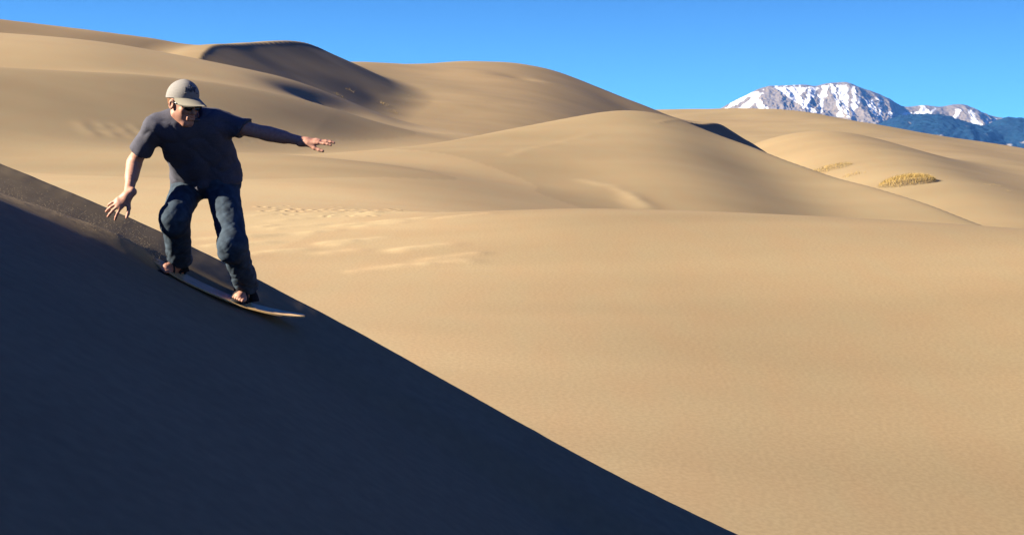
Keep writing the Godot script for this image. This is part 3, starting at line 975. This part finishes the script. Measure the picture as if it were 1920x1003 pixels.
	for stroke in [[[-.62, .30], [-.60, .62], [-.44, .40], [-.36, .66], [-.30, .34]], [[-.22, .34], [-.14, .66], [-.02, .62], [-.06, .46], [-.2, .46]], [[.04, .34], [.12, .66], [.26, .58]], [[-.66, .22], [.3, .24]], [[-.3, .8], [-.1, .74]]]:
		path = []
		radii = []
		for s in stroke:
			var a: float = s[0]
			var t: float = 1.0 - s[1] * .62
			var e := sin(t * PI * .5)
			path.append(cc + B * Vector3(sin(a) * .0855 * e, .046 + .089 * pow(cos(t * PI * .5), .8), -.016 + cos(a) * .1092 * e))
			radii.append(.0046)
		tube(st, path, radii, 5)
	part("emblem", finish(st), M.mark, cap)
	# --- hair below the cap
	st = begin()
	for k in 26:
		for r in 4:
			var w := []
			for c in [[0, 0], [1, 0], [0, 1], [1, 1]]:
				var a := lerpf(deg_to_rad(76), deg_to_rad(284), (k + c[0]) / 26.0)
				var t: float = (r + c[1]) / 4.0
				w.append(cc + B * Vector3(sin(a) * (.0815 - .012 * t), .034 - (.03 + .05 * maxf(0.0, -cos(a))) * t, -.016 + cos(a) * (.101 - .014 * t)))
			for c in [0, 1, 2, 1, 3, 2]: st.add_vertex(w[c])
	part("hair", finish(st), M.hair, root)
	# --- dark glasses
	var glasses := Node3D.new()
	glasses.name = "sunglasses"
	root.add_child(glasses, true)
	for s in [-1.0, 1.0]:
		st = begin()
		var c := cc + B * Vector3(.032 * s, -.004, .103)
		var rim := []
		for k in 16:
			var a := TAU * k / 16.0
			rim.append(c + B * Vector3(cos(a) * .029, sin(a) * .021, -.012 * pow(absf(cos(a)), 2.0) * (1.0 if cos(a) * s > 0 else .2)))
		for k in 16:
			var m := (k + 1) % 16
			for z in [.0, -.004]:
				var d := B * Vector3(0, 0, z)
				for v in [c + B * Vector3(0, 0, .004) + d, rim[k] + d, rim[m] + d]: st.add_vertex(v)
			for v in [rim[k], rim[m], rim[k] + B * Vector3(0, 0, -.004), rim[m], rim[m] + B * Vector3(0, 0, -.004), rim[k] + B * Vector3(0, 0, -.004)]: st.add_vertex(v)
		part("lens", finish(st), M.lens, glasses)
		st = begin()
		tube(st, [cc + B * Vector3(.06 * s, .004, .091), cc + B * Vector3(.077 * s, .004, .05), cc + B * Vector3(.082 * s, .003, .0), cc + B * Vector3(.081 * s, -.012, -.018)], [.004, .004, .0035, .003], 6)
		part("temple", finish(st), M.lens, glasses)
	st = begin()
	tube(st, [cc + B * Vector3(-.012, .002, .108), cc + B * Vector3(0, .006, .111), cc + B * Vector3(.012, .002, .108)], [.003, .003, .003], 6)
	part("bridge", finish(st), M.lens, glasses)
	# --- sandals
	for a in [[an_r, toe_r, up_r], [an_l, toe_l, up_l]]:
		var sandal := Node3D.new()
		sandal.name = "sandal"
		root.add_child(sandal, true)
		var t: Vector3 = a[1].normalized()
		var up: Vector3 = a[2]
		up = (up - t * up.dot(t)).normalized()
		var s := t.cross(up)
		var c: Vector3 = a[0] - base - up * .082
		st = begin()
		path = []
		radii = []
		for k in 15:
			var w := k / 14.0
			path.append(c + t * lerpf(-.085, .17, w) + s * .004 * sin(w * PI))
			radii.append(.049 * pow(maxf(1.0 - pow(absf(w * 2.0 - 1.0), 4.0), .02), .5) * (.86 + .16 * smoothstep(.3, .8, w)))
		tube(st, path, radii, 14, .24, up)
		part("sole", finish(st), M.strap, sandal)
		for strap in [[.085, .044, .062, .0, .012], [.02, .042, .092, -.02, .013], [-.035, .04, .10, -.015, .012]]:
			st = begin()
			path = []
			radii = []
			for k in 13:
				var w := PI * k / 12.0
				path.append(c + t * (strap[0] + strap[3] * sin(w)) + s * cos(w) * strap[1] + up * (sin(w) * strap[2] + .002))
				radii.append(strap[4])
			tube(st, path, radii, 8, .3, t)
			part("strap", finish(st), M.strap, sandal)

# ------------------------------------------------------------------ thrown sand
func build_spray() -> void:
	var st := begin()
	for v in [[Vector3(1, 0, 0), Vector3(0, 1, 0), Vector3(0, 0, 1)], [Vector3(-1, 0, 0), Vector3(0, 0, 1), Vector3(0, 1, 0)], [Vector3(0, -1, 0), Vector3(1, 0, 0), Vector3(0, 0, 1)], [Vector3(0, -1, 0), Vector3(0, 0, 1), Vector3(-1, 0, 0)],
		[Vector3(1, 0, 0), Vector3(0, 0, -1), Vector3(0, 1, 0)], [Vector3(-1, 0, 0), Vector3(0, 1, 0), Vector3(0, 0, -1)], [Vector3(0, -1, 0), Vector3(0, 0, -1), Vector3(1, 0, 0)], [Vector3(0, -1, 0), Vector3(-1, 0, 0), Vector3(0, 0, -1)]]:
		for p in v: st.add_vertex(p)
	var mm := MultiMesh.new()
	mm.transform_format = MultiMesh.TRANSFORM_3D
	mm.mesh = finish(st)
	var many := 1500
	mm.instance_count = many
	for n in many:
		var t := pow(rng.randf(), 1.5)            # 0 at the board's tail, 1 far up the slope
		var x := lerpf(-2.13, -3.75, t)
		var d := scar(x) + rng.randfn() * (.03 + .05 * t)
		var up := absf(rng.randfn()) * lerpf(.045, .05, t) * (1.0 + .7 * exp(-pow((t - .09) / .06, 2.0)))
		var r := rng.randf_range(.0010, .0022)
		var b := Basis.from_euler(Vector3(rng.randf() * TAU, rng.randf() * TAU, 0)).scaled(Vector3.ONE * r)
		mm.set_instance_transform(n, Transform3D(b, Vector3(x, near_height(x, d) + near_detail(x, d) + up, -d)))
	var o := MultiMeshInstance3D.new()
	o.name = "sand_spray"
	o.multimesh = mm
	o.material_override = M.grain
	add_child(o, true)
	tag(o, "trail of thrown sand behind the tail of the board", "sand", "", "stuff")

# ------------------------------------------------------------------ all together
func _ready() -> void:
	rng.seed = 77
	var cam := Camera3D.new()
	cam.name = "camera"
	cam.fov = 24.601
	cam.near = .1
	cam.far = 40000.0
	cam.position = Vector3(0, EYE, 0)
	cam.rotation_degrees = Vector3(-3.024, 0, 0)
	add_child(cam)
	cam.current = true
	var sky := ProceduralSkyMaterial.new()
	sky.sky_top_color = lin(.002 / EXPOSE, .042 / EXPOSE, .40 / EXPOSE)
	sky.sky_horizon_color = lin(.35 / EXPOSE, 1.25 / EXPOSE, 2.15 / EXPOSE)
	sky.sky_curve = .075
	sky.ground_bottom_color = lin(.10, .072, .038)
	sky.ground_horizon_color = lin(.10, .072, .038)
	sky.sun_angle_max = 2.0
	var env := Environment.new()
	env.background_mode = Environment.BG_SKY
	env.sky = Sky.new()
	env.sky.sky_material = sky
	env.tonemap_mode = Environment.TONE_MAPPER_LINEAR
	env.tonemap_exposure = EXPOSE
	env.sdfgi_enabled = true
	env.ssao_enabled = true
	env.ssil_enabled = true
	env.fog_enabled = true
	env.fog_light_color = Color(.34, .62, 1.0)
	env.fog_density = .00003
	var we := WorldEnvironment.new()
	we.name = "environment"
	we.environment = env
	add_child(we)
	var sun := DirectionalLight3D.new()
	sun.name = "sun"
	sun.light_color = Color(1.0, .95, .86)
	sun.light_energy = 1.6
	sun.light_angular_distance = .5
	sun.shadow_enabled = true
	sun.sky_mode = DirectionalLight3D.SKY_MODE_LIGHT_ONLY
	var e := deg_to_rad(SUN_HEIGHT)
	var a := deg_to_rad(SUN_BEHIND)
	sun.basis = Basis.looking_at(-Vector3(-cos(e) * cos(a), sin(e), cos(e) * sin(a)), Vector3.UP)
	add_child(sun)
	materials()
	build_ground()
	build_mountain()
	build_near_dune()
	build_dunes()
	build_board(Vector3(-1.80, 1.12, -7.45))
	build_rider(Vector3(-1.80, 1.12, -7.45))
	grass("dry_grass", Vector2(39.92, 124.00), Vector3(5.8, .75, 3.2), 4200, .36, "golden mound of dry grass with a dark base beside the long dune edge", "", 0.0, .12)
	grass("dry_grass", Vector2(36.11, 139.75), Vector3(5.2, .25, 2.6), 1100, .32, "thin strip of dry grass along the dune edge left of the golden mound", "", 0.0, .15)
	grass("dry_grass", Vector2(37.17, 133.50), Vector3(2.6, .08, 1.6), 110, .36, "few dry stalks between the grass strip and the golden mound")
	grass("grass_tuft", Vector2(-21.81, 155.25), Vector3(1.6, .1, 1.1), 30, .4, "pale grass patch low on the dark slip face, second from its top")
	grass("grass_tuft", Vector2(-21.45, 162.75), Vector3(1.2, .1, 0.8), 20, .4, "topmost pale grass patch on the dark slip face")
	grass("grass_tuft", Vector2(-16.90, 164.25), Vector3(2.2, .1, 1.5), 34, .4, "pale grass patch at the right foot of the dark slip face")
	grass("grass_tuft", Vector2(-15.43, 160.75), Vector3(1.8, .1, 1.3), 30, .4, "lowest pale grass patch where the dark slip face meets the brown dune")
	grass("grass_tuft", Vector2(-14.72, 176.50), Vector3(2.0, .03, 0.8), 26, .3, "leftmost dark grass tuft on the brown back dune", "", 0.0, .8)
	grass("grass_tuft", Vector2(-11.69, 174.50), Vector3(1.6, .03, 0.6), 26, .3, "dark grass tuft on the brown back dune, second from the left", "", 0.0, .8)
	grass("grass_tuft", Vector2(-2.72, 179.50), Vector3(2.6, .03, 1.0), 34, .3, "dark grass tuft in the middle of the brown back dune", "", 0.0, .8)
	grass("grass_tuft", Vector2(3.65, 187.50), Vector3(2.6, .03, 1.0), 34, .3, "rightmost dark grass tuft on the brown back dune", "", 0.0, .8)
	grass("grass_tuft", Vector2(47.88, 124.00), Vector3(1.4, .03, 0.7), 40, .2, "left one of two close short grass tufts at the far right")
	grass("grass_tuft", Vector2(49.34, 125.25), Vector3(1.2, .03, 0.6), 40, .2, "right one of two close short grass tufts at the far right")
	grass("grass_tuft", Vector2(49.25, 121.75), Vector3(0.8, .03, 0.4), 20, .2, "lonely short grass tuft near the right edge below the other two")
	grass("grass_tuft", Vector2(-6.47, 116.75), Vector3(1.4, .03, 0.7), 24, .2, "short dark grass tuft on the crest right of the outstretched hand")
	build_spray()

func materials() -> void:
	var s := StandardMaterial3D.new()
	s.albedo_color = lin(0.295, 0.226, 0.128)
	s.vertex_color_use_as_albedo = true
	s.roughness = .95
	s.metallic_specular = .2
	s.albedo_texture = noise_tex(31, .045, 6, Color(.905, .90, .895), Color(1.03, 1.03, 1.03), 1024)
	s.uv1_triplanar = true
	s.uv1_world_triplanar = true
	s.uv1_scale = Vector3.ONE * .21
	s.heightmap_enabled = true
	s.heightmap_scale = .03
	s.heightmap_texture = noise_tex(32, .06, 6, Color.BLACK, Color.WHITE, 1024)
	M.sand = s
	var near := s.duplicate()
	near.heightmap_scale = .02
	M.near_sand = near
	var r := StandardMaterial3D.new()
	r.vertex_color_use_as_albedo = true
	r.roughness = .95
	r.metallic_specular = .1
	M.rock = r
	var g := StandardMaterial3D.new()
	g.vertex_color_use_as_albedo = true
	g.roughness = .8
	g.cull_mode = BaseMaterial3D.CULL_DISABLED
	g.backlight_enabled = true
	g.backlight = Color(.3, .25, .1)
	M.grass = g
	M.skin = mat(lin(0.385, 0.207, 0.148), .55, noise_tex(41, .02, 3, Color(.86, .8, .78), Color(1, 1, 1)), 4.0)
	M.shirt = mat(lin(0.060, 0.060, 0.081), .9, noise_tex(42, .05, 3, Color(.8, .8, .8), Color(1, 1, 1)), 3.0)
	M.denim = mat(lin(0.044, 0.068, 0.096), .9, noise_tex(43, .015, 4, Color(.42, .46, .5), Color(1.0, 1.0, 1.0)), 2.0)
	M.cap = mat(lin(0.187, 0.176, 0.166), .9, noise_tex(44, .03, 3, Color(.86, .86, .86), Color(1, 1, 1)), 5.0)
	M.brim = mat(lin(0.176, 0.160, 0.124), .9)
	M.mark = mat(lin(0.048, 0.048, 0.060), .9)
	M.hair = mat(lin(0.128, 0.056, 0.024), .7)
	M.lens = mat(lin(0.008, 0.008, 0.010), .15)
	M.strap = mat(lin(0.010, 0.010, 0.011), .8)
	M.wood = mat(lin(0.569, 0.393, 0.185), .5, noise_tex(45, .01, 4, Color(.82, .78, .72), Color(1, 1, 1)), 2.0)
	M.grain = mat(lin(0.271, 0.207, 0.128), .9)
